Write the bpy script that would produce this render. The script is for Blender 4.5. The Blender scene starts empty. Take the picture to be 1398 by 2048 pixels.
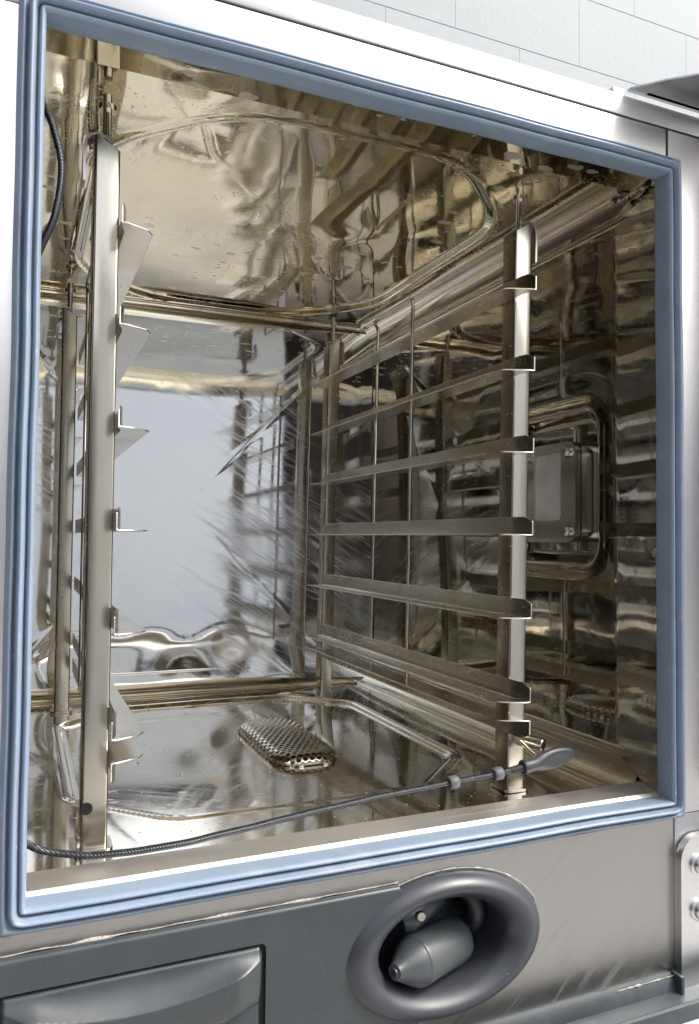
import bpy, bmesh, math, random
from mathutils import Vector, noise, Matrix
R = math.radians
PI = math.pi
sc = bpy.context.scene
col = sc.collection

# ------------------------------------------------------------ camera, sky, sun, exposure
cam_d = bpy.data.cameras.new('camera'); cam = bpy.data.objects.new('camera', cam_d); col.objects.link(cam)
sc.camera = cam
cam_d.sensor_fit = 'VERTICAL'; cam_d.sensor_height = 24; cam_d.lens = 24*1537.81/2048
cam_d.clip_start = .02; cam_d.clip_end = 600
yaw, pitch, roll = R(23.142), R(1.958), R(.526)
F = Vector((math.sin(yaw)*math.cos(pitch), math.cos(yaw)*math.cos(pitch), math.sin(pitch)))
rt = Vector((math.cos(yaw), -math.sin(yaw), 0)); up = rt.cross(F)
RR = math.cos(roll)*rt + math.sin(roll)*up; UU = -math.sin(roll)*rt + math.cos(roll)*up
m = Matrix((RR, UU, -F)).transposed().to_4x4(); m.translation = Vector((-.00665, -.48741, .21016))
cam.matrix_world = m

w = bpy.data.worlds.new('World'); sc.world = w; w.use_nodes = True
nt = w.node_tree; bg = nt.nodes['Background']
sky = nt.nodes.new('ShaderNodeTexSky'); sky.sky_type = 'NISHITA'; sky.sun_disc = False
SUN_EL, SUN_AZ = R(48), R(124)          # azimuth clockwise from +Y: the sun stands behind the camera to the right, behind thin cloud
sky.sun_elevation = SUN_EL; sky.sun_rotation = SUN_AZ
sky.air_density = 1.0; sky.dust_density = 6.0; sky.ozone_density = 1.0
hs_ = nt.nodes.new('ShaderNodeHueSaturation'); hs_.inputs['Saturation'].default_value = .45
nt.links.new(sky.outputs[0], hs_.inputs['Color']); nt.links.new(hs_.outputs[0], bg.inputs[0]); bg.inputs[1].default_value = .15
sd = bpy.data.lights.new('sun', 'SUN'); sd.energy = 1.1; sd.angle = R(14); sd.color = (1, .97, .92)
so = bpy.data.objects.new('sun', sd); col.objects.link(so)
sv = Vector((math.sin(SUN_AZ)*math.cos(SUN_EL), math.cos(SUN_AZ)*math.cos(SUN_EL), math.sin(SUN_EL)))
so.rotation_euler = sv.to_track_quat('Z', 'Y').to_euler(); so.location = sv*20
sc.view_settings.view_transform = 'Standard'; sc.view_settings.look = 'None'
sc.view_settings.gamma = 1; sc.view_settings.use_curve_mapping = False
sc.view_settings.exposure = 1.1
sc.cycles.max_bounces = 16; sc.cycles.glossy_bounces = 14; sc.cycles.diffuse_bounces = 4
sc.cycles.caustics_reflective = True; sc.cycles.blur_glossy = .3; sc.cycles.sample_clamp_indirect = 6

# ------------------------------------------------------------ material helpers
class NT:
    def __init__(s, name):
        s.m = bpy.data.materials.new(name); s.m.use_nodes = True; s.t = s.m.node_tree
        s.b = s.t.nodes['Principled BSDF']; s.co = s.n('ShaderNodeTexCoord').outputs['Object']
    def n(s, k, **kw):
        x = s.t.nodes.new(k)
        for a, b in kw.items(): setattr(x, a, b)
        return x
    def set(s, sock, v):
        if isinstance(v, bpy.types.NodeSocket): s.t.links.new(v, sock)
        elif isinstance(v, (tuple, list)) and len(v) == 3 and len(sock.default_value) == 4: sock.default_value = (*v, 1)
        else: sock.default_value = v
    def map(s, scale=(1,1,1), rot=(0,0,0), vec=None):
        if any(rot):
            q = s.n('ShaderNodeMapping'); s.set(q.inputs[0], vec or s.co); q.inputs['Rotation'].default_value = rot; vec = q.outputs[0]
        x = s.n('ShaderNodeMapping'); s.set(x.inputs[0], vec or s.co); x.inputs['Scale'].default_value = scale
        return x.outputs[0]
    def noise(s, scale, vec=None, detail=3, rough=.5, dist=0):
        x = s.n('ShaderNodeTexNoise'); s.set(x.inputs['Vector'], vec or s.co); x.inputs['Scale'].default_value = scale
        x.inputs['Detail'].default_value = detail; x.inputs['Roughness'].default_value = rough; x.inputs['Distortion'].default_value = dist
        return x.outputs['Fac']
    def vor(s, scale, vec=None, out='Distance', feature='F1'):
        x = s.n('ShaderNodeTexVoronoi', feature=feature); s.set(x.inputs['Vector'], vec or s.co); x.inputs['Scale'].default_value = scale
        return x.outputs[out]
    def mr(s, v, a, b, c=0., d=1.):
        x = s.n('ShaderNodeMapRange'); s.set(x.inputs[0], v)
        for i, q in enumerate((a, b, c, d)): s.set(x.inputs[i+1], q)
        return x.outputs[0]
    def math(s, op, a, b=0.):
        x = s.n('ShaderNodeMath', operation=op); s.set(x.inputs[0], a); s.set(x.inputs[1], b); return x.outputs[0]
    def mix(s, f, a, b):
        x = s.n('ShaderNodeMix', data_type='RGBA'); s.set(x.inputs[0], f); s.set(x.inputs[6], a); s.set(x.inputs[7], b); return x.outputs[2]
    def sep(s, v=None):
        x = s.n('ShaderNodeSeparateXYZ'); s.set(x.inputs[0], v or s.co); return x.outputs
    def bump(s, h, st, dist=.001, nrm=None):
        x = s.n('ShaderNodeBump'); s.set(x.inputs['Height'], h); x.inputs['Strength'].default_value = st; x.inputs['Distance'].default_value = dist
        if nrm: s.set(x.inputs['Normal'], nrm)
        return x.outputs[0]
    def out(s, col=None, rough=None, metal=None, nrm=None, **kw):
        i = s.b.inputs
        if col is not None: s.set(i['Base Color'], col)
        if rough is not None: s.set(i['Roughness'], rough)
        if metal is not None: s.set(i['Metallic'], metal)
        if nrm is not None: s.set(i['Normal'], nrm)
        for k, v in kw.items(): s.set(i[k.replace('_', ' ')], v)
        return s.m

def steel(name, base=(.68,.64,.56), r0=.05, r1=.14, wob=.0, wobscale=9, spots=0, streak=0, streakrot=(0,0,0), streakscale=(3,220,220), grime=.3, speck=0, stain=(.46,.37,.24), diff=0, brush=0, brushscale=(6,6,500), finest=.2):
    k = NT(name)
    big = k.noise(7, detail=4, rough=.6)
    fine = k.noise(90, detail=3)
    rough = k.mr(big, .35, .7, r0, r1)
    colr = k.mix(k.mr(big, .45, .75, 0, grime), base, stain)
    h = None; met = 1.0
    if spots:          # dried water marks
        dv = k.n('ShaderNodeMix', data_type='VECTOR'); nz = k.n('ShaderNodeTexNoise'); k.set(nz.inputs[0], k.co); nz.inputs['Scale'].default_value = 60
        k.set(dv.inputs[0], .012); k.set(dv.inputs[4], k.co); k.set(dv.inputs[5], nz.outputs['Color'])
        mv = k.map((1, 1.7, 1.3), vec=dv.outputs[1])
        d = k.vor(50, mv); c = k.vor(50, mv, 'Color'); cs = k.sep(c)
        sz = k.mr(cs[0], .45, 1, 0, .42)
        msk = k.math('MULTIPLY', k.math('LESS_THAN', d, sz), k.mr(k.noise(5, detail=1), .42, .58))
        msk = k.math('MULTIPLY', msk, spots)
        sp2 = k.math('MULTIPLY', k.math('GREATER_THAN', k.noise(330, detail=2), .64), k.mr(k.noise(9, detail=2), .5, .6))
        msk = k.math('MAXIMUM', msk, k.math('MULTIPLY', sp2, spots*.7))
        colr = k.mix(msk, colr, (.72, .69, .62)); rough = k.mr(msk, 0, 1, rough, .5); 
    if streak:         # wiping scratches
        st = k.noise(1, k.map(streakscale, streakrot), detail=4, rough=.7)
        area = k.mr(k.noise(4.5, detail=1), .42, .62)
        sm = k.math('MULTIPLY', k.mr(st, .5, .78), area)
        rough = k.math('ADD', rough, k.math('MULTIPLY', sm, streak))
    if speck:
        d = k.vor(260); c = k.sep(k.vor(260, out='Color'))
        sm = k.math('MULTIPLY', k.math('LESS_THAN', d, k.mr(c[1], .8, 1, 0, .3)), speck)
        colr = k.mix(sm, colr, (.05, .035, .02)); met = k.mr(sm, 0, 1, 1, .2); rough = k.mr(sm, 0, 1, rough, .7)
    nrm = None
    if wob: nrm = k.bump(k.noise(wobscale, detail=1.5, dist=.6), 1, wob)
    nrm = k.bump(fine, finest, .00006, nrm)
    if brush:
        nrm = k.bump(k.noise(1, k.map(brushscale), detail=3, rough=.7), brush, .0002, nrm)
    return k.out(colr, rough, met, nrm)

def plastic(name, c, r=.42, wear=.5):
    k = NT(name)
    n1 = k.noise(14, detail=5, rough=.65); n2 = k.noise(180, detail=2)
    cc = k.mix(k.mr(n1, .45, .75, 0, wear), c, tuple(min(1, v*1.9+.01) for v in c))
    d = k.vor(150); cs = k.sep(k.vor(150, out='Color'))
    sp = k.math('LESS_THAN', d, k.mr(cs[0], .95, 1, 0, .09))
    cc = k.mix(k.math('MULTIPLY', sp, .6), cc, (.6, .6, .58))
    return k.out(cc, k.mr(n1, .3, .7, r-.08, r+.15), 0, k.bump(n2, .12, .0002))

M = {}
M['ceil'] = steel('stained mirror steel', (.62,.585,.47), r0=.02, r1=.07, spots=.9, grime=.35, speck=.15, wob=.0004, wobscale=11)
M['floor'] = steel('floor steel', (.66,.635,.58), r0=.03, r1=.10, spots=.22, streak=.15, streakscale=(3,180,180), streakrot=(0,0,.6), grime=.25, speck=.35, wob=.0002)
k = NT('wiped mirror steel')
xyz = k.sep()
big = k.noise(6, detail=4, rough=.6)
v1 = k.map((5, 110, 110), (0, R(-33), 0)); v2 = k.map((8, 190, 190), (0, R(-22), 0)); v3 = k.map((7, 160, 160), (0, R(-48), 0))
wv_ = k.n('ShaderNodeMix', data_type='VECTOR'); nn = k.n('ShaderNodeTexNoise'); k.set(nn.inputs[0], k.co); nn.inputs['Scale'].default_value = 3.5
s1 = k.mr(k.noise(1, v1, detail=4, rough=.75), .50, .72); s2 = k.mr(k.noise(1, v2, detail=3, rough=.7), .55, .75); s3 = k.mr(k.noise(1, v3, detail=3, rough=.7), .60, .8)
# a fan that opens from the middle of the panel to the lower right
lx = k.math('SUBTRACT', xyz[0], .20); lz = k.math('SUBTRACT', xyz[2], .262)
ang = k.math('ARCTAN2', lz, lx)
fan = k.math('MULTIPLY', k.mr(k.math('ABSOLUTE', k.math('ADD', ang, .42)), .75, .15), k.mr(lx, .0, .06))
area = k.math('MAXIMUM', fan, k.math('MULTIPLY', k.mr(k.noise(5, detail=2), .5, .65), .45))
sm_ = k.math('MULTIPLY', k.math('MAXIMUM', s1, k.math('MAXIMUM', s2, k.math('MULTIPLY', s3, .6))), area)
haze = k.math('MULTIPLY', fan, .07)
d = k.vor(300); c = k.sep(k.vor(300, out='Color'))
spk = k.math('MULTIPLY', k.math('LESS_THAN', d, k.mr(c[1], .80, 1, 0, .26)), k.math('MULTIPLY', k.mr(k.noise(8, detail=3), .48, .62), .6))
colr = k.mix(spk, k.mix(sm_, (.90,.89,.87), (.93,.92,.90)), (.10,.085,.07))
rough = k.math('ADD', k.math('ADD', k.mr(big, .35, .7, .02, .07), haze), k.math('MULTIPLY', sm_, .30))
M['back'] = k.out(colr, rough, k.math('SUBTRACT', k.mr(spk, 0, 1, 1, .4), k.math('MULTIPLY', sm_, .35)), k.bump(k.noise(90, detail=3), .2, .00005))
M['side'] = steel('side mirror steel', (.45,.44,.395), r0=.015, r1=.05, spots=.18, grime=.25, speck=.1)
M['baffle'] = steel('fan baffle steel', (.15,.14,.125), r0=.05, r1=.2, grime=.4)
M['dark'] = steel('dark door steel', (.25,.25,.25), r0=.3, r1=.45)
M['coving'] = steel('coving steel', (.73,.71,.64), r0=.12, r1=.20, grime=.15, finest=.06)
M['post'] = steel('post steel', (.68,.64,.54), r0=.14, r1=.26, grime=.3, stain=(.55,.42,.24), streak=.2, streakscale=(120,120,6), speck=.25)
M['rail'] = steel('rail steel', (.80,.765,.69), r0=.16, r1=.28, grime=.35, stain=(.33,.24,.14), streak=.1, speck=.6)
M['rod'] = steel('rod steel', (.74,.72,.67), r0=.15, r1=.25)
M['frame'] = steel('brushed frame steel', (.55,.55,.555), r0=.34, r1=.46, grime=.1, stain=(.5,.48,.45), brush=.25, brushscale=(4,4,700))
M['panel'] = steel('scratched front steel', (.36,.355,.345), r0=.26, r1=.40, grime=.6, stain=(.36,.33,.29), streak=.5, streakscale=(12,200,200), streakrot=(0,R(42),0), brush=.2, brushscale=(5,5,500))
M['sill'] = steel('sill steel', (.74,.72,.68), r0=.42, r1=.58, grime=.35, streak=.2, streakscale=(6,200,200), speck=.3)
M['case'] = steel('casing steel', (.6,.6,.6), r0=.3, r1=.45)
M['hinge'] = steel('hinge steel', (.68,.68,.68), r0=.28, r1=.4, brush=.2, brushscale=(600,600,5))
M['bolt'] = steel('bolt steel', (.5,.5,.5), r0=.2, r1=.3)
M['drain'] = steel('drain steel', (.66,.62,.54), r0=.18, r1=.3, grime=.5)
M['plastic'] = plastic('slate plastic', (.034,.041,.045), .28, .3)
M['nozzle'] = plastic('green grey plastic', (.048,.054,.058), .33, .3)
M['ring'] = plastic('grey plastic ring', (.036,.040,.048), .34, .2)
M['tray'] = plastic('tray plastic', (.035,.045,.05), .45, .9)
M['clip'] = plastic('grey clip', (.10,.10,.105), .5, .2)
M['handle'] = plastic('probe handle rubber', (.035,.038,.044), .4, .3)
k = NT('blue silicone'); n1 = k.noise(20, detail=4)
d = k.vor(220); cs = k.sep(k.vor(220, out='Color')); sp = k.math('LESS_THAN', d, k.mr(cs[0], .93, 1, 0, .2))
cc = k.mix(k.mr(n1, .4, .7), (.20, .262, .345), (.225, .29, .375)); cc = k.mix(k.math('MULTIPLY', sp, .7), cc, (.75, .78, .8))
sg = k.noise(26, k.map((1,1,1)), detail=6, rough=.75)
cc = k.mix(k.mr(sg, .55, .72, 0, .45), cc, (.40,.42,.44)); cc = k.mix(k.mr(k.noise(9, detail=5, rough=.7), .56, .7, 0, .5), cc, (.13,.16,.20))
M['gasket'] = k.out(cc, k.mr(sg, .3, .7, .28, .5), 0, k.bump(k.noise(60, detail=2), .12, .0004))
k = NT('black cable'); n1 = k.noise(1, k.map((300,300,300)), detail=2)
wv = k.n('ShaderNodeTexWave', wave_type='BANDS', bands_direction='DIAGONAL'); wv.inputs['Scale'].default_value = 320; k.set(wv.inputs[0], k.co)
M['cable'] = k.out(k.mix(k.mr(n1, .5, .8, 0, .5), (.010,.013,.018), (.06,.07,.08)), .25, 0, k.bump(wv.outputs['Fac'], .5, .0004))
k = NT('black'); M['black'] = k.out((.006,.006,.007), .6, 0)
k = NT('dark gap'); M['gap'] = k.out((.012,.012,.012), .8, 0)
k = NT('lamp glass'); n1 = k.noise(30, detail=4)
M['glass'] = k.out(k.mix(k.mr(n1, .4, .7), (.60,.58,.57), (.75,.72,.70)), k.mr(n1, .3, .7, .35, .5), .0)
k = NT('lime scale'); n1 = k.noise(300, detail=5, rough=.8)
M['scale'] = k.out(k.mix(k.mr(n1, .4, .6), (.26,.245,.22), (.50,.48,.44)), .9, 0, k.bump(n1, .8, .001))
k = NT('white paint'); M['white'] = k.out((.75,.75,.73), .6, 0)
k = NT('burnt residue'); M['burnt'] = k.out(k.mix(k.mr(k.noise(120, detail=3), .45, .6), (.02,.015,.01), (.45,.42,.36)), .8, 0)

# painted block wall
k = NT('painted block'); n1 = k.noise(60, detail=4)
M['wall'] = k.out(k.mix(k.mr(k.noise(2, detail=4), .4, .7), (.30,.33,.345), (.285,.315,.332)), .6, 0, k.bump(n1, .25, .002))
k = NT('concrete ground'); n1 = k.noise(3, detail=6, rough=.65)
M['ground'] = k.out(k.mix(k.mr(n1, .35, .7), (.50,.495,.48), (.40,.395,.385)), .85, 0, k.bump(k.noise(60, detail=4), .4, .004))
k = NT('render'); M['render'] = k.out(k.mix(k.mr(k.noise(1.2, detail=5), .4, .7), (.86,.88,.90), (.82,.845,.88)), .8, 0)
k = NT('dark window frame'); M['mull'] = k.out((.03,.032,.036), .4, 0)
k = NT('timber'); M['timber'] = k.out(k.mix(k.noise(1, k.map((30,30,2)), detail=4), (.035,.03,.026), (.07,.055,.045)), .7, 0)
k = NT('window pane'); M['pane'] = k.out(k.mix(k.mr(k.noise(.8, detail=3), .4, .6), (.42,.45,.5), (.55,.58,.62)), .25, .3)

# ------------------------------------------------------------ object helpers
def link(name, me, mat, parent=None, smooth=True, auto=None):
    o = bpy.data.objects.new(name, me); col.objects.link(o)
    for mm in (mat if isinstance(mat, list) else [mat]): me.materials.append(mm)
    if parent: o.parent = parent; o.matrix_parent_inverse = Matrix.Identity(4)
    for p in me.polygons: p.use_smooth = smooth
    if smooth and auto:
        me.set_sharp_from_angle(angle=R(auto))
    return o
def bmo(name, bm, mat, parent=None, smooth=True, auto=35, recalc=True):
    if recalc: bmesh.ops.recalc_face_normals(bm, faces=bm.faces[:])
    me = bpy.data.meshes.new(name); bm.to_mesh(me); bm.free()
    return link(name, me, mat, parent, smooth, auto)
def tag(o, label=None, cat=None, group=None, kind=None):
    if label: o['label'] = label
    if cat: o['category'] = cat
    if group: o['group'] = group
    if kind: o['kind'] = kind
    return o
def empty(name, loc=(0,0,0)):
    o = bpy.data.objects.new(name, None); col.objects.link(o); o.location = loc; o.empty_display_size = .02; return o
def add_box(bm, a, b, bev=0, seg=2):
    t = bmesh.new(); bmesh.ops.create_cube(t, size=1)
    for v in t.verts:
        v.co = Vector([a[i] + (v.co[i]+.5)*(b[i]-a[i]) for i in range(3)])
    if bev: bmesh.ops.bevel(t, geom=t.edges[:], offset=bev, segments=seg, affect='EDGES', profile=.5)
    merge(bm, t)
def merge(bm, t):
    me = bpy.data.meshes.new('t'); t.to_mesh(me); t.free(); bm.from_mesh(me); bpy.data.meshes.remove(me)
def smooth_path(pts, n=8):
    P = [Vector(p) for p in pts]; out = []
    for i in range(len(P)-1):
        p0 = P[max(i-1,0)]; p1 = P[i]; p2 = P[i+1]; p3 = P[min(i+2,len(P)-1)]
        for j in range(n):
            t = j/n
            out.append(.5*((2*p1)+(-p0+p2)*t+(2*p0-5*p1+4*p2-p3)*t*t+(-p0+3*p1-3*p2+p3)*t**3))
    out.append(P[-1]); return out
def add_tube(bm, pts, r, seg=12, cap=True, sq=None):
    P = [Vector(p) for p in pts]; rings = []
    rr = r if isinstance(r, (list, tuple)) else [r]*len(P)
    T0 = (P[1]-P[0]).normalized(); up_ = Vector((0,0,1)) if abs(T0.z) < .9 else Vector((0,1,0))
    N = T0.cross(up_).normalized()
    for i, p in enumerate(P):
        T = (P[min(i+1,len(P)-1)]-P[max(i-1,0)]).normalized()
        N = (N - T*N.dot(T)).normalized(); B = T.cross(N)
        rings.append([bm.verts.new(p + (N*math.cos(2*PI*k/seg)+B*math.sin(2*PI*k/seg)*(sq or 1))*rr[i]) for k in range(seg)])
    for a, b in zip(rings, rings[1:]):
        for k in range(seg): bm.faces.new((a[k], a[(k+1)%seg], b[(k+1)%seg], b[k]))
    if cap: bm.faces.new(rings[0][::-1]); bm.faces.new(rings[-1])
def add_extrude(bm, poly, plane, a, b):
    """poly: 2-D outline; plane gives the two axes, extruded along the third from a to b"""
    ax = {'xy':(0,1,2), 'xz':(0,2,1), 'yz':(1,2,0)}[plane]
    def mk(p, t):
        c = [0,0,0]; c[ax[0]] = p[0]; c[ax[1]] = p[1]; c[ax[2]] = t; return bm.verts.new(c)
    A = [mk(p, a) for p in poly]; B = [mk(p, b) for p in poly]; n = len(poly)
    for i in range(n): bm.faces.new((A[i], A[(i+1)%n], B[(i+1)%n], B[i]))
    bm.faces.new(A[::-1]); bm.faces.new(B)
def rrect(x0, y0, x1, y1, r, n=6):
    out = []
    for cx, cy, a0 in ((x1-r,y1-r,0),(x0+r,y1-r,90),(x0+r,y0+r,180),(x1-r,y0+r,270)):
        for i in range(n+1):
            a = R(a0+90*i/n); out.append((cx+r*math.cos(a), cy+r*math.sin(a)))
    return out
def sdbox(px, py, x0, y0, x1, y1, r):
    """signed distance to a rounded rectangle, negative inside"""
    dx = abs(px-(x0+x1)/2)-(x1-x0)/2+r; dy = abs(py-(y0+y1)/2)-(y1-y0)/2+r
    return math.hypot(max(dx,0), max(dy,0)) + min(max(dx,dy),0) - r
def sdcham(px, py, x0, y0, x1, y1, c, rd=.035):
    """chamfered rectangle"""
    dx = abs(px-(x0+x1)/2)-(x1-x0)/2; dy = abs(py-(y0+y1)/2)-(y1-y0)/2
    def smax(a, b, k): h = max(k-abs(a-b), 0)/k; return max(a, b)+h*h*k*.25
    return smax(smax(dx, dy, .01), (dx+dy+c)/math.sqrt(2), rd)
def sm(t): t = min(1, max(0, t)); return t*t*(3-2*t)
def nz(x, y, s, seed=0): return noise.noise(Vector((x*s, y*s, seed)))
def hfield(name, mat, parent, u0, u1, v0, v1, step, fn, flip=False):
    """fn(u,v) -> xyz; a sheet of steel sampled finely enough to mirror smoothly"""
    nu = max(2, int((u1-u0)/step)); nv = max(2, int((v1-v0)/step))
    vs = []; fs = []
    for j in range(nv+1):
        for i in range(nu+1): vs.append(fn(u0+(u1-u0)*i/nu, v0+(v1-v0)*j/nv))
    for j in range(nv):
        for i in range(nu):
            a = j*(nu+1)+i; f = (a, a+1, a+nu+2, a+nu+1); fs.append(f[::-1] if flip else f)
    me = bpy.data.meshes.new(name); me.from_pydata(vs, [], fs); me.update()
    return link(name, me, mat, parent, True)

# ============================================================ SETTING
bm = bmesh.new()
vs = [bm.verts.new(p) for p in ((-60,-60,-1.0),(60,-60,-1.0),(60,60,-1.0),(-60,60,-1.0))]; bm.faces.new(vs)
tag(bmo('ground', bm, M['ground'], smooth=False), kind='structure')
# block wall behind the oven: every course joint a real groove
wallr = empty('block_wall', (0, 1.2, -1))
tag(wallr, 'white painted concrete block wall rising behind the oven', 'wall')
bm = bmesh.new()
for r_ in range(18):
    z0 = -1 + .2*r_ - .067; off = .2 if r_ % 2 else 0
    x = -1.6+off
    while x < 3.8:
        add_box(bm, (x+.0001, 0, z0+1+.0009), (x+.4-.0001, .1, z0+1+.2-.0009), .0005, 1); x += .4
o = bmo('block', bm, M['wall'], wallr); o.name = 'blockwork'
bm = bmesh.new(); add_box(bm, (-1.6, .0012, -.0), (4, .09, 3.5)); bmo('mortar', bm, M['wall'], wallr, smooth=False)

# building that faces the oven: pale rendered wall with a glazed end, seen mirrored in the steel
fb = empty('facing_building', (0, -5.0, -1)); tag(fb, 'pale rendered building across the yard, mirrored in the back of the oven', 'building')
bm = bmesh.new(); add_box(bm, (-.3, -.3, 0), (9, 0, 3.0)); bmo('wall', bm, M['render'], fb, smooth=False)
bm = bmesh.new(); add_box(bm, (-.4, -.4, 3.001), (9.1, .15, 3.12)); bmo('roof_edge', bm, M['mull'], fb, smooth=False)
for x in (4.2, 6.4):
    bm = bmesh.new(); add_box(bm, (x, .003, .9), (x+1.1, .03, 2.1)); wo = bmo('window', bm, M['mull'], fb, smooth=False)
    bm = bmesh.new(); add_box(bm, (x+.07, .02, .97), (x+1.03, .036, 2.03)); bmo('pane', bm, M['pane'], wo, smooth=False)
sh = empty('dark_backdrop', (0,0,-1)); tag(sh, 'dark timber shed added unseen left of the yard to darken the oven side wall', 'backdrop')  # unseen dark boards, added so the right oven wall mirrors something dark
bm = bmesh.new()
for i in range(38): add_box(bm, (-2.6, -5.2+i*.15, 0), (-2.45, -5.2+i*.15+.145, 2.6), .006, 1)
bmo('wall', bm, M['timber'], sh)
bm = bmesh.new()
for i in range(14): add_box(bm, (-2.44+i*.15, -5.3, 0), (-2.44+i*.15+.145, -5.15, 2.6), .006, 1)
bmo('wall', bm, M['timber'], sh)
bm = bmesh.new(); add_box(bm, (-4.2, -5.35, 2.605), (-2.3, .6, 2.7)); bmo('backdrop_top', bm, M['mull'], sh, smooth=False)

# ============================================================ OVEN
oven = empty('combi_oven', (0, 0, -1)); oven.location = (0,0,0)
tag(oven, 'open stainless steel combi oven with pale blue door gasket and mirrored empty chamber', 'oven')
XL, XR, ZF, ZC, D = -.03, .505, -.012, .54, .63

# ceiling sheet with pressed chamfered field
def f_ceil(x, y):
    d = sdcham(x, y, .045, .083, .452, .60, .10)
    z = ZC + .005*sm(-d/.010) 
    ridge = math.exp(-((d+.001)/.0028)**2)*.0016
    w_ = .0013*nz(x, y, 7, 3) + .0002*nz(x*2.2, y*.7, 12, 8)
    dent = -.0012*math.exp(-((x-.33)**2+(y-.30)**2)/.0007)
    return (x, y, z - ridge + w_*sm((y-.03)/.05) + dent)
hfield('ceiling_panel', M['ceil'], oven, XL, XR+.001, .058, D+.001, .0035, f_ceil, True)
def f_floor(x, y):
    d = sdcham(x, y, .036, .13, .412, .556, .075, .014)
    z = ZF - .004*sm(-d/.008) + math.exp(-((d)/.0028)**2)*.0016
    r2 = math.hypot((x-.27)/1.0, (y-.325)/1.6)
    z -= .002*math.exp(-(r2/.06)**2)
    return (x, y, z + .0005*nz(x, y, 10, 5)*sm((y-.04)/.04))
hfield('floor_panel', M['floor'], oven, XL, XR+.001, .046, D+.001, .0035, f_floor)
def f_back(x, z):
    # very shallow pressed cross
    u = (x-.208)/.26; v = (z-.256)/.26
    py = .0017*max(abs(u), abs(v))
    y = D - .001 - min(py, .006)
    t = x-.23
    if t > 0: y -= .042*(t*t/.24 if t < .12 else t-.06)
    du = abs(abs(u)-abs(v)); y -= .00026*math.exp(-(du/.016)**2)
    y += .0011*nz(x, z, 5, 1)*sm((x-.25)/.15) + .0011*nz(x, z, 16, 2)*sm((.10-z)/.06) + .0002*nz(x, z, 9, 4)
    return (x, y, z)
hfield('back_panel', M['back'], oven, XL, XR+.001, ZF-.001, ZC+.001, .003, f_back)
LY0, LY1, LZ0, LZ1 = .098, .235, .186, .340
def f_side(y, z):
    x = XR
    d = sdbox(y, z, LY0, LZ0, LY1, LZ1, .022)
    x += .011*sm(-d/.012) - .0035*math.exp(-((d-.004)/.006)**2)
    u = (y-.40)/.2; v = (z-.256)/.26
    x -= .004*(1-min(1, max(abs(u), abs(v))))
    far = sm((d-.01)/.03)*(.25+.75*sm((y-.02)/.12))
    x += far*(.0026*nz(y, z, 3.6, 11) + .0003*nz(y, z, 10, 12))
    if y < .075: x -= .007*min(1, (.075-y)/.06)
    return (x, y, z)
hfield('side_panel', M['side'], oven, .014, D+.001, ZF-.001, ZC+.001, .0028, f_side, True)
def f_left(y, z):
    u = (y-.33)/.27; v = (z-.262)/.27
    return (XL + .0014*nz(y, z, 5, 20) + .004*max(0, 1-max(abs(u), abs(v))), y, z)
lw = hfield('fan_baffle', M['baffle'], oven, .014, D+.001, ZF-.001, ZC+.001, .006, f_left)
bm = bmesh.new()
for ring, (r0, r1, n) in enumerate(((.030,.062,30),(.078,.108,44))):
    for i in range(n):
        a = 2*PI*i/n; ca, sa = math.cos(a), math.sin(a); hw = .0021
        t = bmesh.new(); add_box(t, (XL+.0005, r0, -hw), (XL+.003, r1, hw))
        for v in t.verts: v.co = Vector((v.co.x, .33+v.co.y*ca-v.co.z*sa, .262+v.co.y*sa+v.co.z*ca))
        merge(bm, t)
bmo('fan_slots', bm, M['black'], lw, smooth=False)
bm = bmesh.new()
for lp in ([(.09,.36),(.24,.361),(.235,.389),(.43,.391),(.425,.36),(.57,.36),(.57,.214),(.42,.217),(.43,.188),(.235,.190),(.24,.217),(.09,.215)],
           [(.07,.50),(.59,.50),(.59,.425),(.36,.43),(.30,.43),(.07,.425)], [(.07,.035),(.59,.035),(.59,.12),(.36,.115),(.30,.115),(.07,.12)]):
    P = [(XL+.0035, a, b) for a, b in lp]; P = P+[P[0]]
    for a, b in zip(P, P[1:]): add_tube(bm, [a, b], .0016, 8)
bmo('pressed_bead', bm, M['coving'], lw)

# coved corners: concave quarter round with a bead on each side
def coving(name, p0, p1, ea, eb, r=.024):
    """corner line p0-p1, ea/eb unit vectors pointing away from the corner along the two sheets"""
    bm = bmesh.new(); p0 = Vector(p0); p1 = Vector(p1); ea = Vector(ea); eb = Vector(eb)
    prof = [(r+.010, -.0005), (r+.009, .0012), (r+.007, .0026), (r+.004, .0026), (r+.002, .0014)]
    c = [(a, b) for a, b in prof]
    for i in range(13):
        t = PI/2*i/12; c.append((r*(1-math.sin(t))+.0012, r*(1-math.cos(t))+.0012))
    c += [(b, a) for a, b in prof[::-1]]
    n = max(2, int((p1-p0).length/.008)); rows = []
    for j in range(n+1):
        p = p0.lerp(p1, j/n)
        wv = 1 + .02*noise.noise(p*4)
        rows.append([bm.verts.new(p+ea*a*wv+eb*b*wv) for a, b in c])
    for A, B in zip(rows, rows[1:]):
        for i in range(len(c)-1): bm.faces.new((A[i], A[i+1], B[i+1], B[i]))
    return bmo(name, bm, M['coving'], oven, auto=60)
coving('corner_coving', (XR, .055, ZC), (XR, D, ZC), (0,0,-1), (-1,0,0))
coving('corner_coving', (XR, .045, ZF), (XR, D, ZF), (0,0,1), (-1,0,0))
coving('corner_coving', (XL, D, ZC), (XR, D, ZC), (0,0,-1), (0,-1,0))
coving('corner_coving', (XL, D, ZF), (XR, D, ZF), (0,0,1), (0,-1,0))
coving('corner_coving', (XR, D, ZF), (XR, D, ZC), (0,-1,0), (-1,0,0), .005)

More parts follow.
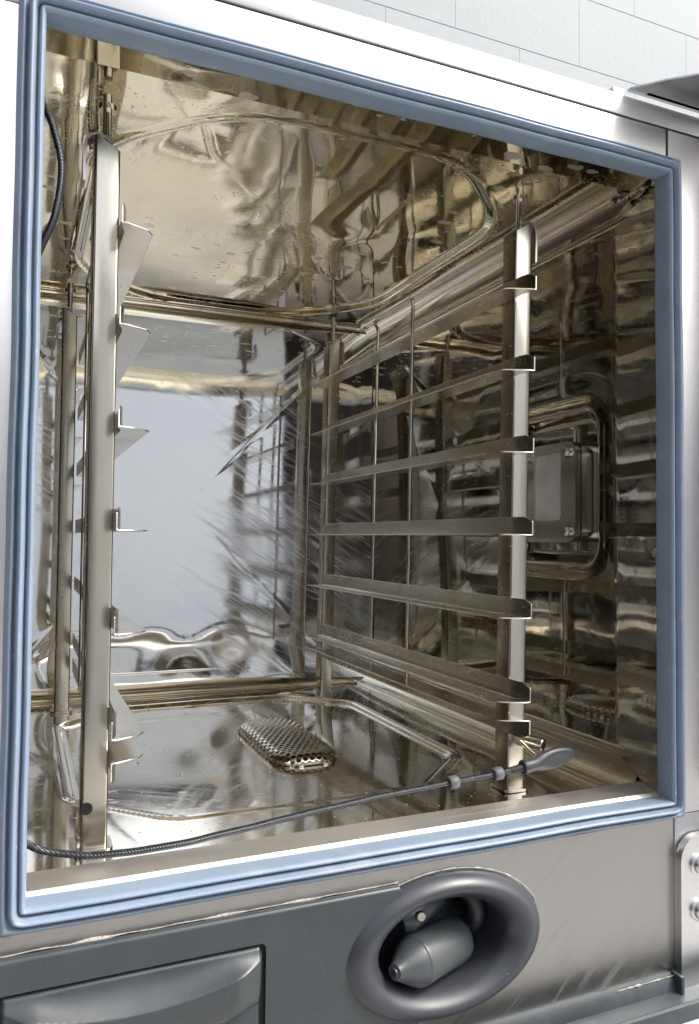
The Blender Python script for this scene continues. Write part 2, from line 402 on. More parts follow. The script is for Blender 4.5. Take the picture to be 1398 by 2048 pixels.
# folded steel lips inside the mouth
bm = bmesh.new()
add_extrude(bm, [(.014,.527),(.040,.524),(.061,.5405),(.061,.548),(.014,.548)], 'yz', XL, XR+.012)
o = bmo('top_lip', bm, M['ceil'], oven, auto=25)
bm = bmesh.new()
add_extrude(bm, [(.014,-.009),(.0186,-.0050),(.0200,-.0040),(.0445,-.0025),(.0465,-.0035),(.049,-.0115),(.049,-.022),(.014,-.022)], 'yz', XL, XR+.012)
bmo('sill', bm, M['sill'], oven, auto=25)
bm = bmesh.new()
add_extrude(bm, [(.4985,.014),(.4995,.0125),(.516,.0125),(.516,.020),(.5,.020)], 'xy', -.01, .53)
bmo('side_lip', bm, M['sill'], oven, auto=25)
# welded, crusted seam ends
for (x, y, z, s) in ((.499,.060,.528,.005),(.493,.063,.527,.003),(.488,.052,-.009,.003),(.499,.050,-.008,.004)):
    bm = bmesh.new(); bmesh.ops.create_icosphere(bm, subdivisions=3, radius=1)
    for v in bm.verts:
        q = 1 + .5*noise.noise(v.co*2.6+Vector((x*50,0,0)))
        v.co = Vector((x+v.co.x*s*q*.6, y+v.co.y*s*q*1.6, z+v.co.z*s*.45*q))
    bmo('burnt_residue', bm, M['burnt'], oven)
# weld line along top right seam
bm = bmesh.new(); P = []
for i in range(30):
    t = i/29; P.append((.497-.004*t, .018+.045*t, .524+.001*math.sin(i*2.1)))
add_tube(bm, P, [.0012+.0006*random.random() for _ in P], 8); bmo('weld_seam', bm, M['burnt'], oven)

# gasket: one ribbed profile swept round the mouth
def gasket():
    ix0, ix1, iz0, iz1 = .001, .497, -.006, .526
    # (distance outwards from the inner edge, y)
    prof = [(.0012,.019),(.0,.017),(.0,.004),(.0008,.0012),(.0022,0),(.0036,.0014),(.0046,.0046),(.0052,.0012),(.0062,-.0024),(.0078,-.0034),(.0092,-.0012),(.0099,.0040),(.0108,.0024),(.0118,.0002),(.0130,.0004),(.0146,.0028),(.0156,.0045),(.0150,.0065)]
    # finer
    q = smooth_path([(a, b, 0) for a, b in prof], 3); prof = [(v.x, v.y) for v in q]
    bm = bmesh.new(); loop = []
    corners = [((ix0,iz0),(-1,-1)),((ix1,iz0),(1,-1)),((ix1,iz1),(1,1)),((ix0,iz1),(-1,1))]
    for k_, ((cx, cz), (sx, sz)) in enumerate(corners):
        # corner positions: slight rounding grows outwards
        a0 = {(-1,-1):180,(1,-1):270,(1,1):0,(-1,1):90}[(sx,sz)]
        for i in range(9): loop.append((cx, cz, R(a0+90*i/8)))
        nx, nz_ = corners[(k_+1)%4][0]
        for i in range(1, 40):
            t = i/40; px, pz = cx+(nx-cx)*t, cz+(nz_-cz)*t
            loop.append((px, pz, R(a0+90)))
    rings = []
    for px, pz, a in loop:
        ca, sa = math.cos(a), math.sin(a)
        # square up: the outer edge keeps a nearly sharp corner
        rg = []
        for dd, y in prof:
            mx = max(abs(ca), abs(sa)); k2 = 1 + (1/mx-1)*(.25 + .6*sm((dd-.009)/.005))
            wv = .0010*noise.noise(Vector((px*11, pz*11, 3)))
            rg.append(bm.verts.new((px+ca*(dd*k2+wv), y, pz+sa*(dd*k2+wv))))
        rings.append(rg)
    n = len(rings)
    for i in range(n):
        A, B = rings[i], rings[(i+1)%n]
        for j in range(len(prof)-1): bm.faces.new((A[j], B[j], B[j+1], A[j+1]))
    return bmo('door_gasket', bm, M['gasket'], oven, auto=70)
gasket()

# front frame plates (front face at y = .004)
def plate(name, x0, z0, x1, z1, y0=.0045, y1=.016, mat='frame', bev=.0008, parent=None):
    bm = bmesh.new(); add_box(bm, (x0,y0,z0), (x1,y1,z1), bev); return bmo(name, bm, M[mat], parent or oven, auto=40)
plate('frame_plate', -.075, .5285, .4965, .5645)
plate('frame_plate', .4990, -.019, .58, .5645)
plate('frame_plate', .5010, -.143, .58, -.0195)
plate('frame_plate', -.075, -.0195, -.002, .528)
plate('frame_trim', -.075, .5655, .58, .583, y0=.0035)
# casing
bm = bmesh.new(); add_box(bm, (-.075,.0165,.556), (.58,.75,.582), .002); bmo('casing_top', bm, M['case'], oven)
bm = bmesh.new(); add_box(bm, (-.075,.0165,-.142), (-.05,.75,.5555), .001); bmo('casing_side', bm, M['case'], oven)
bm = bmesh.new(); add_box(bm, (.545,.0165,-.142), (.58,.75,.5555), .001); bmo('casing_side', bm, M['case'], oven)
bm = bmesh.new(); add_box(bm, (-.0495,.66,-.142), (.5445,.75,.5555), .001); bmo('casing_back', bm, M['case'], oven)
bm = bmesh.new(); add_box(bm, (-.075,.08,-.999), (.58,.75,-.1425), .004); bmo('base_cabinet', bm, M['case'], oven)
# hinge bracket of the opened door at the top right
bm = bmesh.new()
add_extrude(bm, [(.452,-.001),(.470,-.022),(.50,-.05),(.56,-.075),(.64,-.07),(.64,.003),(.452,.003)], 'xy', .586, .5875)
add_extrude(bm, [(.47,.586),(.64,.586),(.64,.603),(.52,.602),(.49,.597),(.47,.5895)], 'xz', -.003, .0)
bmo('hinge_bracket', bm, M['bolt'], oven, auto=30)
bm = bmesh.new(); add_box(bm, (.440,.006,.583), (.452,.012,.590), .001); bmo('bracket_stop', bm, M['white'], oven)

# lower front: steel panel with an elliptical hole, plastic panel left of it
EC = (.2795, -.080)
def ell(a, b, t, c=EC): return (c[0]+a*math.cos(t), c[1]+b*math.sin(t))
def plate_holes(name, outer, holes, y0, y1, mat, bev=None, parent=None):
    bm = bmesh.new(); edges = []
    for lp in [outer]+holes:
        v = [bm.verts.new((p[0], y0, p[1])) for p in lp]
        edges += [bm.edges.new((v[i], v[(i+1)%len(v)])) for i in range(len(v))]
    bmesh.ops.triangle_fill(bm, edges=edges, use_beauty=True, use_dissolve=False)
    ret = bmesh.ops.extrude_face_region(bm, geom=bm.faces[:])
    for g in ret['geom']:
        if isinstance(g, bmesh.types.BMVert): g.co.y = y1
    return bmo(name, bm, M[mat], parent or oven, smooth=False)
hole = [ell(.067,.041, 2*PI*i/64) for i in range(64)]
plate_holes('front_panel', [(-.074,-.1445),(-.074,-.0205),(.4998,-.0205),(.4998,-.1445)], [hole], .003, .0044, 'panel')
# bright folded edge of the panel at the right
bm = bmesh.new(); add_box(bm, (.4999,.0020,-.140), (.5007,.0044,-.0205), .0003); bmo('panel_edge', bm, M['frame'], oven)
# plastic panel: cut out for the drawer and the ring
ang0, ang1 = R(121), R(252)
arc = [ell(.076,.0465, ang0+(ang1-ang0)*i/30) for i in range(31)]
pl = [(-.074,-.034),(.2425,-.034)] + arc + [(.250,-.21),(.1445,-.21),(.1445,-.0535),(.1425,-.0505),(-.074,-.0505)]
o = plate_holes('control_panel', pl, [], -.004, .0029, 'plastic')
# rounded top edge of the plastic panel and its line of lime scale
bm = bmesh.new(); add_tube(bm, [(-.074,-.0005,-.0345),(.241,-.0005,-.0345)], .0035, 16); bmo('panel_rim', bm, M['plastic'], oven)
bm = bmesh.new(); P = []; rr = []
for i in range(160):
    x = -.07+.312*i/159; P.append((x, .0022, -.0310+.0006*nz(x,0,60))); rr.append(.0004+.0013*max(0, nz(x,0,38,4)+.05))
add_tube(bm, P, rr, 8)
P = []; rr = []
for i in range(90):
    t = R(128-110*i/89); x, z = ell(.0838,.0520,t); P.append((x,.0024,z)); rr.append(.0004+.0010*max(0, nz(t,0,11,7)+.1)*(1-i/130))
add_tube(bm, P, rr, 8)
bmo('lime_scale', bm, M['scale'], oven)
# ring around the hand shower and its bowl
bm = bmesh.new(); prof = []
for i in range(15):
    t = PI*i/14; prof.append((1.0-.36*(i/14), .001-.0105*math.sin(t)**.75))
prof = [(1.0,.003)] + prof + [(.635,.006),(.632,.018),(.625,.034),(.59,.048),(.42,.0535),(.18,.0555),(.02,.056)]
rows = []
for f_, y in prof: rows.append([bm.verts.new((EC[0]+.0825*f_*math.cos(2*PI*i/72), y, EC[1]+(.0505*f_)*math.sin(2*PI*i/72))) for i in range(72)])
for A, B in zip(rows, rows[1:]):
    for i in range(72): bm.faces.new((A[i], A[(i+1)%72], B[(i+1)%72], B[i]))
bm.faces.new(rows[-1])
ringo = bmo('shower_recess', bm, M['ring'], oven, auto=60)
bm = bmesh.new(); add_tube(bm, smooth_path([(.315,.05,-.095),(.322,.030,-.085),(.321,.028,-.068),(.312,.036,-.056)]), .007, 12); bmo('recess_rib', bm, M['ring'], ringo)
bm = bmesh.new(); add_box(bm, (.285,.046,-.066),(.312,.0475,-.049), .001); bmo('recess_label', bm, M['white'], ringo)

# drawer with scooped handle
def f_drawer(x, z):
    u = (x+.012)/.1545; u_ = min(1, max(0, u)); t = (-.0512-z)
    s = math.sin(PI*(.02+.96*u_))
    r = .0055 + .0145*s**.8; l = .034 + .019*s
    if t < r: h = .0005+.0115*(t/r)**2
    elif t < l: h = .012*math.sqrt(max(0, 1-((t-r)/(l-r))**2.2))
    else: h = 0
    h *= .25+.75*sm(s/.45)
    e = min(x+.012, .1420-x, t); h -= .004*(1-sm(e/.0025))
    return (x, -.0035-h, z)
hfield('drawer', M['plastic'], oven, -.012, .1420, -.16, -.0515, .0009, f_drawer)
bm = bmesh.new(); add_box(bm, (-.074,-.001,-.21), (.1444,.0025,-.0506)); bmo('drawer_gap', bm, M['gap'], oven, smooth=False)
bm = bmesh.new(); add_box(bm, (-.074,-.0045,-.21), (-.014,-.0012,-.0525), .001); bmo('control_panel_end', bm, M['plastic'], oven)

# hinge plate with two bolts
hp = bmesh.new(); add_extrude(hp, rrect(.5005,-.170,.60,-.0350,.020,10), 'xz', -.0040, .0024)
bmesh.ops.bevel(hp, geom=[e for e in hp.edges if abs(e.verts[0].co.y-e.verts[1].co.y) < 1e-6 and e.verts[0].co.y < 0], offset=.0012, segments=2, affect='EDGES')
hpo = bmo('hinge_plate', hp, M['hinge'], oven, auto=30)
for z in (-.0590, -.0960):
    bm = bmesh.new(); 
    for r_, a, b, mt in ((.0105,-.0142,-.012,'hinge'),):
        add_tube(bm, [(.5190,-.0038,z),(.5190,-.0056,z),(.5190,-.0062,z),(.5190,-.0062,z)], [.0088,.0088,.0080,.0076], 40)
    bo = bmo('bolt_washer', bm, M['hinge'], hpo, auto=40)
    bm = bmesh.new(); add_tube(bm, [(.5190,-.0061,z),(.5190,-.0080,z),(.5190,-.0092,z)], [.0066,.0062,.0046], 36)
    bmo('bolt', bm, M['bolt'], hpo, auto=40)
bm = bmesh.new(); add_extrude(bm, [(.5008,-.140),(.5008,-.160),(.510,-.174),(.60,-.20),(.60,-.14)], 'xz', -.0032, .0015)
bmo('hinge_backing', bm, M['scale'], hpo, auto=30)

# drip trough below the steel panel
bm = bmesh.new()
add_extrude(bm, [(.010,-.1445),(.001,-.1445),(-.0025,-.149),(-.004,-.157),(-.026,-.1595),(-.0285,-.1495),(-.031,-.148),(-.033,-.149),(-.034,-.1605),(.010,-.166)], 'yz', .252, .60)
bmo('drip_trough', bm, M['tray'], oven, auto=30)
bm = bmesh.new(); add_box(bm, (.494,-.010,-.158), (.4975,.002,-.1435), .0006); bmo('trough_rib', bm, M['tray'], oven)
bm = bmesh.new(); P = []; rr = []
for i in range(60):
    x = .435+.06*i/59; P.append((x, -.0012, -.1462)); rr.append(.0003+.0016*max(0, nz(x,0,150,3)+.1))
add_tube(bm, P, rr, 8); bmo('lime_scale', bm, M['scale'], oven)

# lamp in the right wall
lamp = empty('lamp_housing', (0,0,0)); lamp.parent = oven
FY0, FY1, FZ0, FZ1 = .114, .198, .208, .308
def ringplate(name, x0, x1, o_, i_, mat, parent, ro=.012, ri=.005, bev=.0012):
    outer = rrect(o_[0],o_[1],o_[2],o_[3],ro,8); inner = rrect(i_[0],i_[1],i_[2],i_[3],ri,8)
    bm = bmesh.new(); n = len(outer); V = {}
    for nm, lp in (('o', outer), ('i', inner)):
        for xx in (x0, x1):
            V[nm, xx] = [bm.verts.new((xx, p[0], p[1])) for p in lp]
    for i in range(n):
        j = (i+1) % n
        bm.faces.new((V['o',x0][i],V['o',x0][j],V['i',x0][j],V['i',x0][i]))
        bm.faces.new((V['o',x1][i],V['o',x1][j],V['i',x1][j],V['i',x1][i]))
        bm.faces.new((V['o',x0][i],V['o',x0][j],V['o',x1][j],V['o',x1][i]))
        bm.faces.new((V['i',x0][i],V['i',x0][j],V['i',x1][j],V['i',x1][i]))
    bmesh.ops.bevel(bm, geom=[e for e in bm.edges if abs(e.verts[0].co.x-x0) < 1e-6 and abs(e.verts[1].co.x-x0) < 1e-6 and len(e.link_faces) == 2 and e.calc_face_angle(0) > .5], offset=bev, segments=3, affect='EDGES')
    return bmo(name, bm, M[mat], parent, auto=35)
ringplate('lamp_frame', .4895, .4955, (FY0,FZ0,FY1,FZ1), (.136,.230,.180,.298), 'rod', lamp, bev=.0028)
bm = bmesh.new(); add_extrude(bm, rrect(FY0+.0015,FZ0+.0015,FY1-.0015,FZ1-.0015,.011,8), 'yz', .4956, .4972); bmo('lamp_gap', bm, M['black'], lamp, auto=30)  # black layer standing in for the dark gap between the two frame plates
ringplate('lamp_frame', .4973, .519, (FY0,FZ0,FY1,FZ1), (.136,.230,.180,.298), 'rod', lamp, bev=.0028)
bm = bmesh.new(); add_extrude(bm, rrect(.1335,.2275,.1825,.3005,.005), 'yz', .4930, .4954)
bmo('lamp_glass', bm, M['glass'], lamp, auto=30)
for y in (.126, .188):
    for z in (.219, .2975):
        bm = bmesh.new(); add_tube(bm, [(.4894,y,z),(.4880,y,z),(.4878,y,z)], [.0062,.0062,.005], 24)
        add_tube(bm, [(.4879,y,z),(.4850,y,z),(.4843,y,z)], [.0046,.0046,.0036], 6)
        bmo('bolt', bm, M['bolt'], lamp, auto=30)

# the oven's open door, swung right round beside the mouth; seen mirrored only
door = empty('door', (.575, -.02, 0)); door.parent = oven; door.rotation_euler = (0,0,R(4))
bm = bmesh.new()
for a, b in (((.0,-.03,-.02),(.06,.03,.56)),((.46,-.03,-.02),(.52,.03,.56)),((.06,-.03,.50),(.46,.03,.56)),((.06,-.03,-.02),(.46,.03,.04))): add_box(bm, a, b, .002)
bmo('door_frame', bm, M['dark'], door)
bm = bmesh.new(); add_box(bm, (.055,-.01,.035), (.465,.01,.505)); bmo('door_glass', bm, M['pane'], door)

# ============================================================ DRAIN STRAINER
def strainer():
    x0, x1, y0, y1, H, t = .233, .299, .240, .412, .0112, .0009
    root = empty('drain_strainer', ((x0+x1)/2, (y0+y1)/2, ZF-.005))
    tag(root, 'perforated steel drain strainer standing on the oven floor', 'drain strainer')
    cx, cy = (x0+x1)/2, (y0+y1)/2; hx, hy, r = (x1-x0)/2, (y1-y0)/2, .028
    ext = .010                                   # unfolded margin that bends down
    def shape(px, py):
        d = -sdbox(px, py, -hx-ext, -hy-ext, hx+ext, hy+ext, r+ext)   # depth inside the unfolded outline
        b = .019
        if d >= b: return px, py, H
        s = (b-d)/b; a = s*R(78)
        # pull towards the inside and down
        e = 1e-4
        gx = (-sdbox(px+e,py,-hx-ext,-hy-ext,hx+ext,hy+ext,r+ext)-d)/e; gy = (-sdbox(px,py+e,-hx-ext,-hy-ext,hx+ext,hy+ext,r+ext)-d)/e
        Rr = b/R(78); out = Rr*math.sin(a)
        sh = (b-d) - out
        return px+gx*sh, py+gy*sh, H - Rr*(1-math.cos(a))
    bm = bmesh.new(); c = .0072; cyy = .00624
    ny = int((2*(hy+ext))/cyy)+2; nx = int((2*(hx+ext))/c)+3
    for j in range(-ny//2, ny//2+1):
        for i in range(-nx//2, nx//2+1):
            qx = (i + (.5 if j % 2 else 0))*c; qy = j*cyy
            d = -sdbox(qx, qy, -hx-ext, -hy-ext, hx+ext, hy+ext, r+ext)
            if d < .0026: continue
            hexp = [(qx + c/math.sqrt(3)*math.cos(R(30+60*k_))*1.0, qy + c/math.sqrt(3)*math.sin(R(30+60*k_))) for k_ in range(6)]
            outer = []
            for k_ in range(6):
                a_, b_ = hexp[k_], hexp[(k_+1)%6]; outer += [a_, ((a_[0]+b_[0])/2, (a_[1]+b_[1])/2)]
            inner = [(qx+.00262*math.cos(R(30+30*k_)), qy+.00262*math.sin(R(30+30*k_))) for k_ in range(12)]
            O = [bm.verts.new(Vector(shape(*p))) for p in outer]; I = [bm.verts.new(Vector(shape(*p))) for p in inner]
            for k_ in range(12): bm.faces.new((O[k_], O[(k_+1)%12], I[(k_+1)%12], I[k_]))
    bmesh.ops.remove_doubles(bm, verts=bm.verts[:], dist=.0002)
    bmesh.ops.recalc_face_normals(bm, faces=bm.faces[:])
    ret = bmesh.ops.extrude_face_region(bm, geom=bm.faces[:])
    # thickness downwards / inwards
    for g in ret['geom']:
        if isinstance(g, bmesh.types.BMVert):
            g.co.z -= t; g.co.x *= .985; g.co.y *= .994
    bmo('strainer_mesh', bm, M['drain'], root, smooth=False)
    # solid rim band with feet
    bm = bmesh.new(); lp = rrect(-hx-.0012,-hy-.0012,hx+.0012,hy+.0012,r,8); n = len(lp)
    for i in range(n):
        a, b = lp[i], lp[(i+1)%n]; 
        for (za, zb) in ((.0015,.0038),):
            v = [bm.verts.new((a[0],a[1],za)), bm.verts.new((b[0],b[1],za)), bm.verts.new((b[0],b[1],zb)), bm.verts.new((a[0],a[1],zb))]
            u = [bm.verts.new(q.co*1) for q in v]
            for q in u: q.co.x *= .965; q.co.y *= .985
            bm.faces.new(v); bm.faces.new(u[::-1]); bm.faces.new((v[3],v[2],u[2],u[3])); bm.faces.new((v[0],u[0],u[1],v[1]))
    bmesh.ops.remove_doubles(bm, verts=bm.verts[:], dist=.00005)
    bmo('rim', bm, M['drain'], root, auto=40)
    for fx, fy in ((-hx,-.03),(-hx,.04),(-.012,-hy),(.014,-hy),(hx,-.04),(hx,.03),(0,hy)):
        bm = bmesh.new(); add_box(bm, (fx-.003,fy-.003,-.0008), (fx+.003,fy+.003,.0022), .0005); bmo('foot', bm, M['drain'], root)
strainer()
# the dark well beneath it
bm = bmesh.new(); add_extrude(bm, rrect(.237,.246,.295,.406,.02), 'xy', ZF-.0062, ZF-.0050); bmo('drain_well', bm, M['gap'], oven, auto=30)

# ============================================================ TRAY RACKS
def uprofile(x0, x1, y0, y1, t, r=.0022, n=4):
    """U section, web at y0 (front), open at y1"""
    out = [(x0, y1)]
    for i in range(n+1):
        a = R(180+90*i/n); out.append((x0+r+r*math.cos(a), y0+r+r*math.sin(a)))
    for i in range(n+1):
        a = R(270+90*i/n); out.append((x1-r+r*math.cos(a), y0+r+r*math.sin(a)))
    out += [(x1, y1), (x1-t, y1), (x1-t, y0+t), (x0+t, y0+t), (x0+t, y1)]
    return out
def make_rack(loc, d, tilt, label):
    root = empty('tray_rack', loc); root.rotation_euler = (0, tilt, 0)
    tag(root, label, 'rack', 'tray racks hanging on the two sides of the oven')
    z0 = .0; ZT = .511
    for k_, y in enumerate((-.229, .230)):
        bm = bmesh.new(); add_extrude(bm, uprofile(-.009,.009,y,y+.020,.0013), 'xy', .002, ZT)
        for v in bm.verts:
            if v.co.z > .4: v.co.z += -.006*(v.co.y-y)/.02*0 - (.009 if (v.co.x*d > 0.004) else 0)
        post = bmo('post', bm, M['post'], root, auto=30)
        # stud and nut at the top, strap over the wall side
        bm = bmesh.new(); add_tube(bm, [(0,y+.008,ZT-.012),(0,y+.008,ZT+.034)], .0032, 14)
        add_tube(bm, [(0,y+.008,ZT+.022),(0,y+.008,ZT+.026)], .0065, 18); bmo('stud', bm, M['rod'], post, auto=30)
        bm = bmesh.new(); P = smooth_path([(d*.002,y+.010,ZT-.002),(-d*.005,y+.010,ZT+.002),(-d*.013,y+.010,ZT-.001),(-d*.0155,y+.010,ZT-.010),(-d*.0155,y+.010,ZT-.034)], 5)
        rows = []
        for i, p in enumerate(P):
            T = (P[min(i+1,len(P)-1)]-P[max(i-1,0)]).normalized(); N = T.cross(Vector((0,1,0)))*.0009
            rows.append([bm.verts.new(p+N+Vector((0,-.007,0))), bm.verts.new(p+N+Vector((0,.007,0))), bm.verts.new(p-N+Vector((0,.007,0))), bm.verts.new(p-N+Vector((0,-.007,0)))])
        for A, B in zip(rows, rows[1:]):
            for i in range(4): bm.faces.new((A[i],A[(i+1)%4],B[(i+1)%4],B[i]))
        bm.faces.new(rows[0]); bm.faces.new(rows[-1])
        bmo('hook', bm, M['bolt'], post, auto=30)
        bm = bmesh.new(); add_extrude(bm, rrect(-.013,y-.004,.013,y+.024,.006), 'xy', -.0005, .0018)
        add_box(bm, (-d*.010-.0015,y+.004,.0018), (-d*.010+.0015,y+.010,.010), .0005)
        if k_: add_extrude(bm, [(d*.0,y+.022),(d*.045,y+.022),(d*.02,y-.002),(-d*.012,y-.002)] if d > 0 else [(.0,y+.022),(-.045,y+.022),(-.02,y-.002),(.012,y-.002)], 'xy', -.0025, -.0004)
        bmo('foot', bm, M['rod'], root, auto=30)
        if k_ == 0:
            # socket for the probe at the foot of the front post, and the punched hole
            if d < 0:
                bm = bmesh.new(); A_, B_ = Vector((.002,y+.004,.044)), Vector((.0155,y-.018,.0425))
                q_ = (B_-A_).normalized()
                add_tube(bm, [A_, B_-q_*.0005, B_, B_, B_-q_*.013], [.0060,.0060,.0056,.0046,.0046], 32, cap=False)
                ps = bmo('probe_socket', bm, M['post'], post, auto=30)
                bm = bmesh.new(); add_tube(bm, [B_-q_*.0125, B_-q_*.0120], .0045, 24); bmo('socket_bore', bm, M['black'], ps, auto=30)
            if d > 0:
                bm = bmesh.new(); add_tube(bm, [(-.0088,y+.004,.030),(-.0094,y+.004,.030)], [.0046,.0046], 28); bmo('punched_hole', bm, M['black'], post, auto=30)
                bm = bmesh.new(); add_tube(bm, [(-.0055,y+.0012,.030),(-.0055,y-.0005,.030)], [.0042,.0042], 28); bmo('punched_hole', bm, M['black'], post, auto=30)
    # rails: upright flange against the posts, flat lip towards the middle
    fx = d*.0110; th = .0012; ya, yb = -.258, .226
    for i in range(7):
        bm = bmesh.new()
        zl = (.438-.0711*i) if i < 6 else .068
        zt = zl+.0165 if i < 6 else zl-.0165
        s = 1 if i < 6 else -1
        # flange with rounded front end that kicks slightly towards the wall
        ol = []
        for t_ in range(7):
            a = R(90*t_/6); ol.append((ya+.004-.004*math.cos(a) , zt-s*.004+s*.004*math.sin(a)))
        ol += [(yb, zt), (yb, zl), (ya+.0015, zl), (ya, zl+s*.0015)]
        N_ = 10
        top = [(ya + (yb-ya)*q/60) for q in range(61)]
        rows = []
        for y in top:
            e = y-ya; z1_ = zt - s*(.004-math.sqrt(max(0,.004**2-(.004-e)**2)) if e < .004 else 0)
            kick = -d*.004*(1-sm(e/.016))
            bow = .0007*nz(y, i, 9, 31+i*3+d)
            rows.append((y, z1_, kick+bow))
        prev = None
        for y, z1_, kx in rows:
            q = [bm.verts.new((fx+kx, y, zl)), bm.verts.new((fx+kx, y, z1_)), bm.verts.new((fx+kx+d*th, y, z1_)), bm.verts.new((fx+kx+d*th, y, zl+s*.0014))]
            lipw = (.0235 if d < 0 else .0175)*sm((y-ya+.003)/.014); 
            lip = [bm.verts.new((fx+kx+d*(th+.0008), y, zl+s*.0010)), bm.verts.new((fx+kx+d*(th+.0012+lipw), y, zl+s*.0010)), bm.verts.new((fx+kx+d*(th+.0012+lipw), y, zl)),]
            cur = q+lip
            if prev:
                n = len(cur)
                for a in range(n): bm.faces.new((prev[a], prev[(a+1)%n], cur[(a+1)%n], cur[a]))
            else: bm.faces.new(cur)
            prev = cur
        bm.faces.new(prev[::-1])
        ro = bmo('rail', bm, M['rail'], root, auto=30)
        bv = ro.modifiers.new('edge', 'BEVEL'); bv.width = .00035; bv.segments = 2; bv.limit_method = 'ANGLE'; bv.angle_limit = R(50)
    # two tall wires joined by a loop over the top, and the stop wire at the back
    ww = d*.0090
    bm = bmesh.new()
    ya_, yb_ = -.030, .062
    P = [(ww-d*.002,ya_,.058)] + smooth_path([(ww,ya_,.47),(ww,ya_,.490),(ww,ya_+.004,.4955),(ww,ya_+.010,.497),(ww,yb_-.004,.497)],5) + smooth_path([(ww,yb_+.006,.4965),(ww,yb_+.010,.492),(ww,yb_+.004,.486),(ww,yb_,.480)],5) + [(ww,yb_,.058)]
    add_tube(bm, P, .0020, 12); bmo('wire_loop', bm, M['rod'], root)
    bm = bmesh.new(); add_tube(bm, [(fx+d*.0255,.2285,.055),(fx+d*.0255,.2285,.450)], .0018, 12); bmo('stop_wire', bm, M['rod'], root)
    return root
make_rack((.4008,.315,-.011), -1, .0166, 'steel tray rack with seven rails on the right wall, in front of the lamp')
make_rack((.0455,.315,-.011), 1, 0, 'steel tray rack seen almost edge on beside the left edge of the gasket')

# ============================================================ CORE PROBE
probe = empty('core_probe', (.389,.05,.02)); tag(probe, 'black core temperature probe cable lying across the oven mouth with grey paddle handle', 'food probe')
def pp(*p): return Vector(p)-Vector((.389,.05,.02))
bm = bmesh.new()
path = [(-.022,.040,.40),(-.004,.034,.489),(.0005,.031,.484),(.0075,.030,.468),(.0125,.030,.444),(.009,.031,.414),(.001,.034,.392),(-.010,.040,.36),(-.022,.046,.24),(-.022,.048,.08),(-.014,.050,.030),(.000,.050,.0145),(.015,.050,.0065),(.046,.046,.0013),(.095,.044,.0018),(.148,.046,.0055),(.226,.049,.0115),(.315,.050,.0163),(.357,.050,.0185),(.376,.050,.0205)]
pts = smooth_path([pp(*p) for p in path], 10)
pts = [p + Vector((0,0,.0005*noise.noise(p*60))) for p in pts]
add_tube(bm, pts, .0023, 14); bmo('cable', bm, M['cable'], probe)
for a, b in (((.311,.050,.0160),(.319,.050,.0166)),((.353,.050,.0182),(.361,.050,.0188))):
    bm = bmesh.new(); A, B = pp(*a), pp(*b); Dd = (B-A).normalized()
    add_tube(bm, [A, A+Dd*.0006, B-Dd*.0006, B], [.0047,.0052,.0052,.0047], 28); bmo('cable_clip', bm, M['clip'], probe, auto=40)
bm = bmesh.new(); A = pp(.370,.050,.0198); Dd = Vector((1,-.02,.09)).normalized()
add_tube(bm, [A, A+Dd*.012], [.0026,.0034], 16); bmo('strain_relief', bm, M['black'], probe, auto=40)
bm = bmesh.new(); A = pp(.381,.050,.0208)
rings = []
U_ = Dd.cross(Vector((0,1,0))).normalized(); U_ = -U_ if U_.z < 0 else U_; V_ = Vector((0,-1,0))
prf = [(0,.0056,.0056),(.0008,.0062,.0062),(.007,.0062,.0062),(.010,.0058,.0058),(.014,.0062,.0058),(.019,.0078,.0054),(.026,.0086,.0046),(.034,.0088,.0040),(.042,.0078,.0034),(.048,.0060,.0028),(.0525,.0034,.0020),(.0545,.0008,.0008)]
for s_, a, b in prf:
    c_ = A + Dd*s_ + Vector((0,0,.0022*(s_/.054)))
    rings.append([bm.verts.new(c_ + U_*a*math.sin(2*PI*k_/28) + V_*b*math.cos(2*PI*k_/28)) for k_ in range(28)])
for X_, Y_ in zip(rings, rings[1:]):
    for k_ in range(28): bm.faces.new((X_[k_],X_[(k_+1)%28],Y_[(k_+1)%28],Y_[k_]))
bm.faces.new(rings[0]); bm.faces.new(rings[-1])
for v in bm.verts:            # thumb hollow in the paddle
    s_ = (v.co-A).dot(Dd); u = (v.co-A-Dd*s_).dot(U_)
    if s_ > .018 and (v.co-A).dot(V_) > 0:
        q = ((s_-.036)/.016)**2 + (u/.007)**2
        if q < 1: v.co -= V_*.0022*(1-q)
ho = bmo('handle', bm, M['handle'], probe, auto=60)
sub = ho.modifiers.new('s', 'SUBSURF'); sub.levels = 1; sub.render_levels = 2
bm = bmesh.new(); add_tube(bm, [pp(.398,.053,.0275), pp(.4005,.078,.0335)], .0018, 12); add_tube(bm, [pp(.402,.052,.026), pp(.398,.0515,.0275)], .0030, 12); bmo('probe_needle', bm, M['rod'], probe)

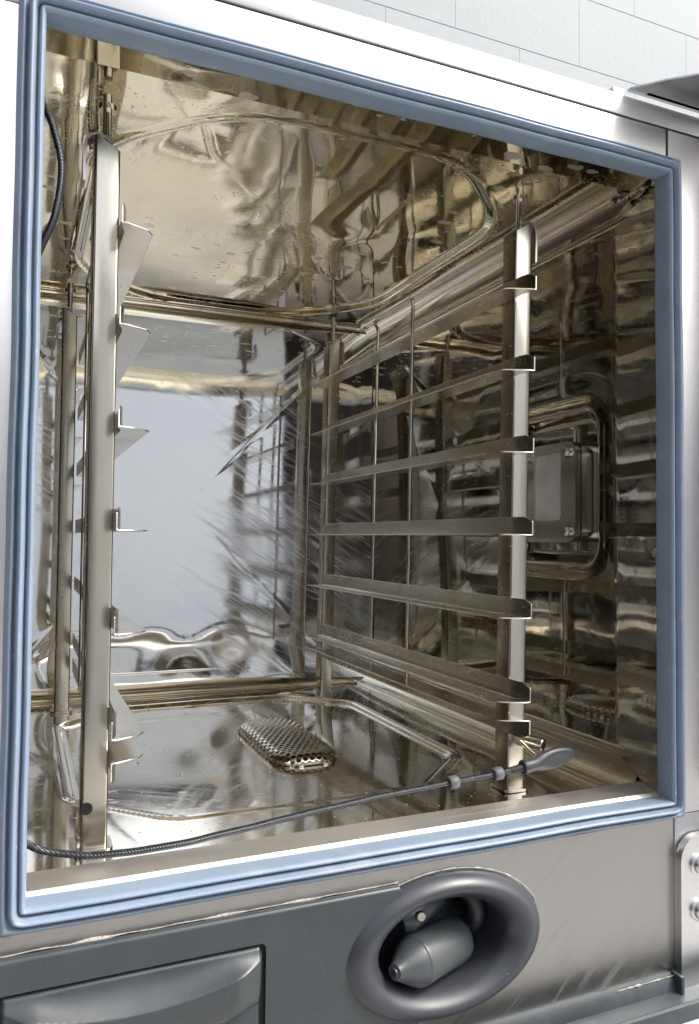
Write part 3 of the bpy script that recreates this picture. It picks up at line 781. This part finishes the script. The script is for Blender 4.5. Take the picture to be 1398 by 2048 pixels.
# ============================================================ HAND SHOWER
hs = empty('hand_shower', (.27,0,-.08)); tag(hs, 'dark grey hand shower nozzle resting in the oval recess below the oven mouth', 'hand shower')
def hp_(p): return Vector(p)-Vector((.27,0,-.08))
a = Vector((.2355,-.006,-.0875)); b = Vector((.3115,.030,-.0930)); dr = (b-a).normalized()
bm = bmesh.new()
add_tube(bm, [hp_(a+dr*s_) for s_ in (.0215,.0222,.024,.070,.075,.077)], [.0158,.0166,.0170,.0170,.0164,.0145], 48); bmo('sleeve', bm, M['nozzle'], hs, auto=40)
bm = bmesh.new()
add_tube(bm, [hp_(a+dr*s_) for s_ in (.0,.0008,.0035,.008,.013,.018,.0214,.0214)], [.0036,.0055,.0064,.0090,.0120,.0147,.0161,.015], 48); n_o = bmo('nozzle', bm, M['nozzle'], hs, auto=40)
bm = bmesh.new(); add_tube(bm, [hp_(a+dr*-.0003), hp_(a+dr*-.0012)], [.0036,.0034], 28); bmo('nozzle_rim', bm, M['ring'], n_o, auto=30)
bm = bmesh.new(); add_tube(bm, [hp_(a+dr*-.0011), hp_(a+dr*-.0014)], [.0018,.0018], 20); bmo('nozzle_hole', bm, M['black'], n_o, auto=30)
bm = bmesh.new(); A = Vector((.252,.020,-.066)); add_tube(bm, [hp_(A+Vector(q)) for q in ((0,0,0),(.004,.0,.001),(.036,.016,.004))], [.010,.0125,.0125], 32); bmo('hose_end', bm, M['plastic'], hs, auto=40)
bm = bmesh.new(); add_tube(bm, [hp_((.2635,.0085,-.0605)), hp_((.2632,.006,-.0602))], [.0036,.003], 20); bmo('screw', bm, M['post'], hs, auto=30)

# ============================================================ CRUMBS AND FLAKES left after cleaning
random.seed(11); bm = bmesh.new()
for i in range(150):
    x, y = random.uniform(.03,.48), random.uniform(.06,.56)
    if .22 < x < .31 and .23 < y < .42: continue
    rr = random.uniform(.0003,.0008)*(2 if random.random() < .06 else 1)
    t = bmesh.new(); bmesh.ops.create_icosphere(t, subdivisions=1, radius=rr)
    z = f_floor(x, y)[2]
    for v in t.verts: v.co = Vector((x+v.co.x*random.uniform(.7,1.4), y+v.co.y*random.uniform(.7,1.4), z+rr*.3+v.co.z*.6))
    merge(bm, t)
tag(bmo('crumbs', bm, M['scale'], smooth=False), 'pale crumbs and lime flakes scattered over the oven floor', 'crumbs', kind='stuff')
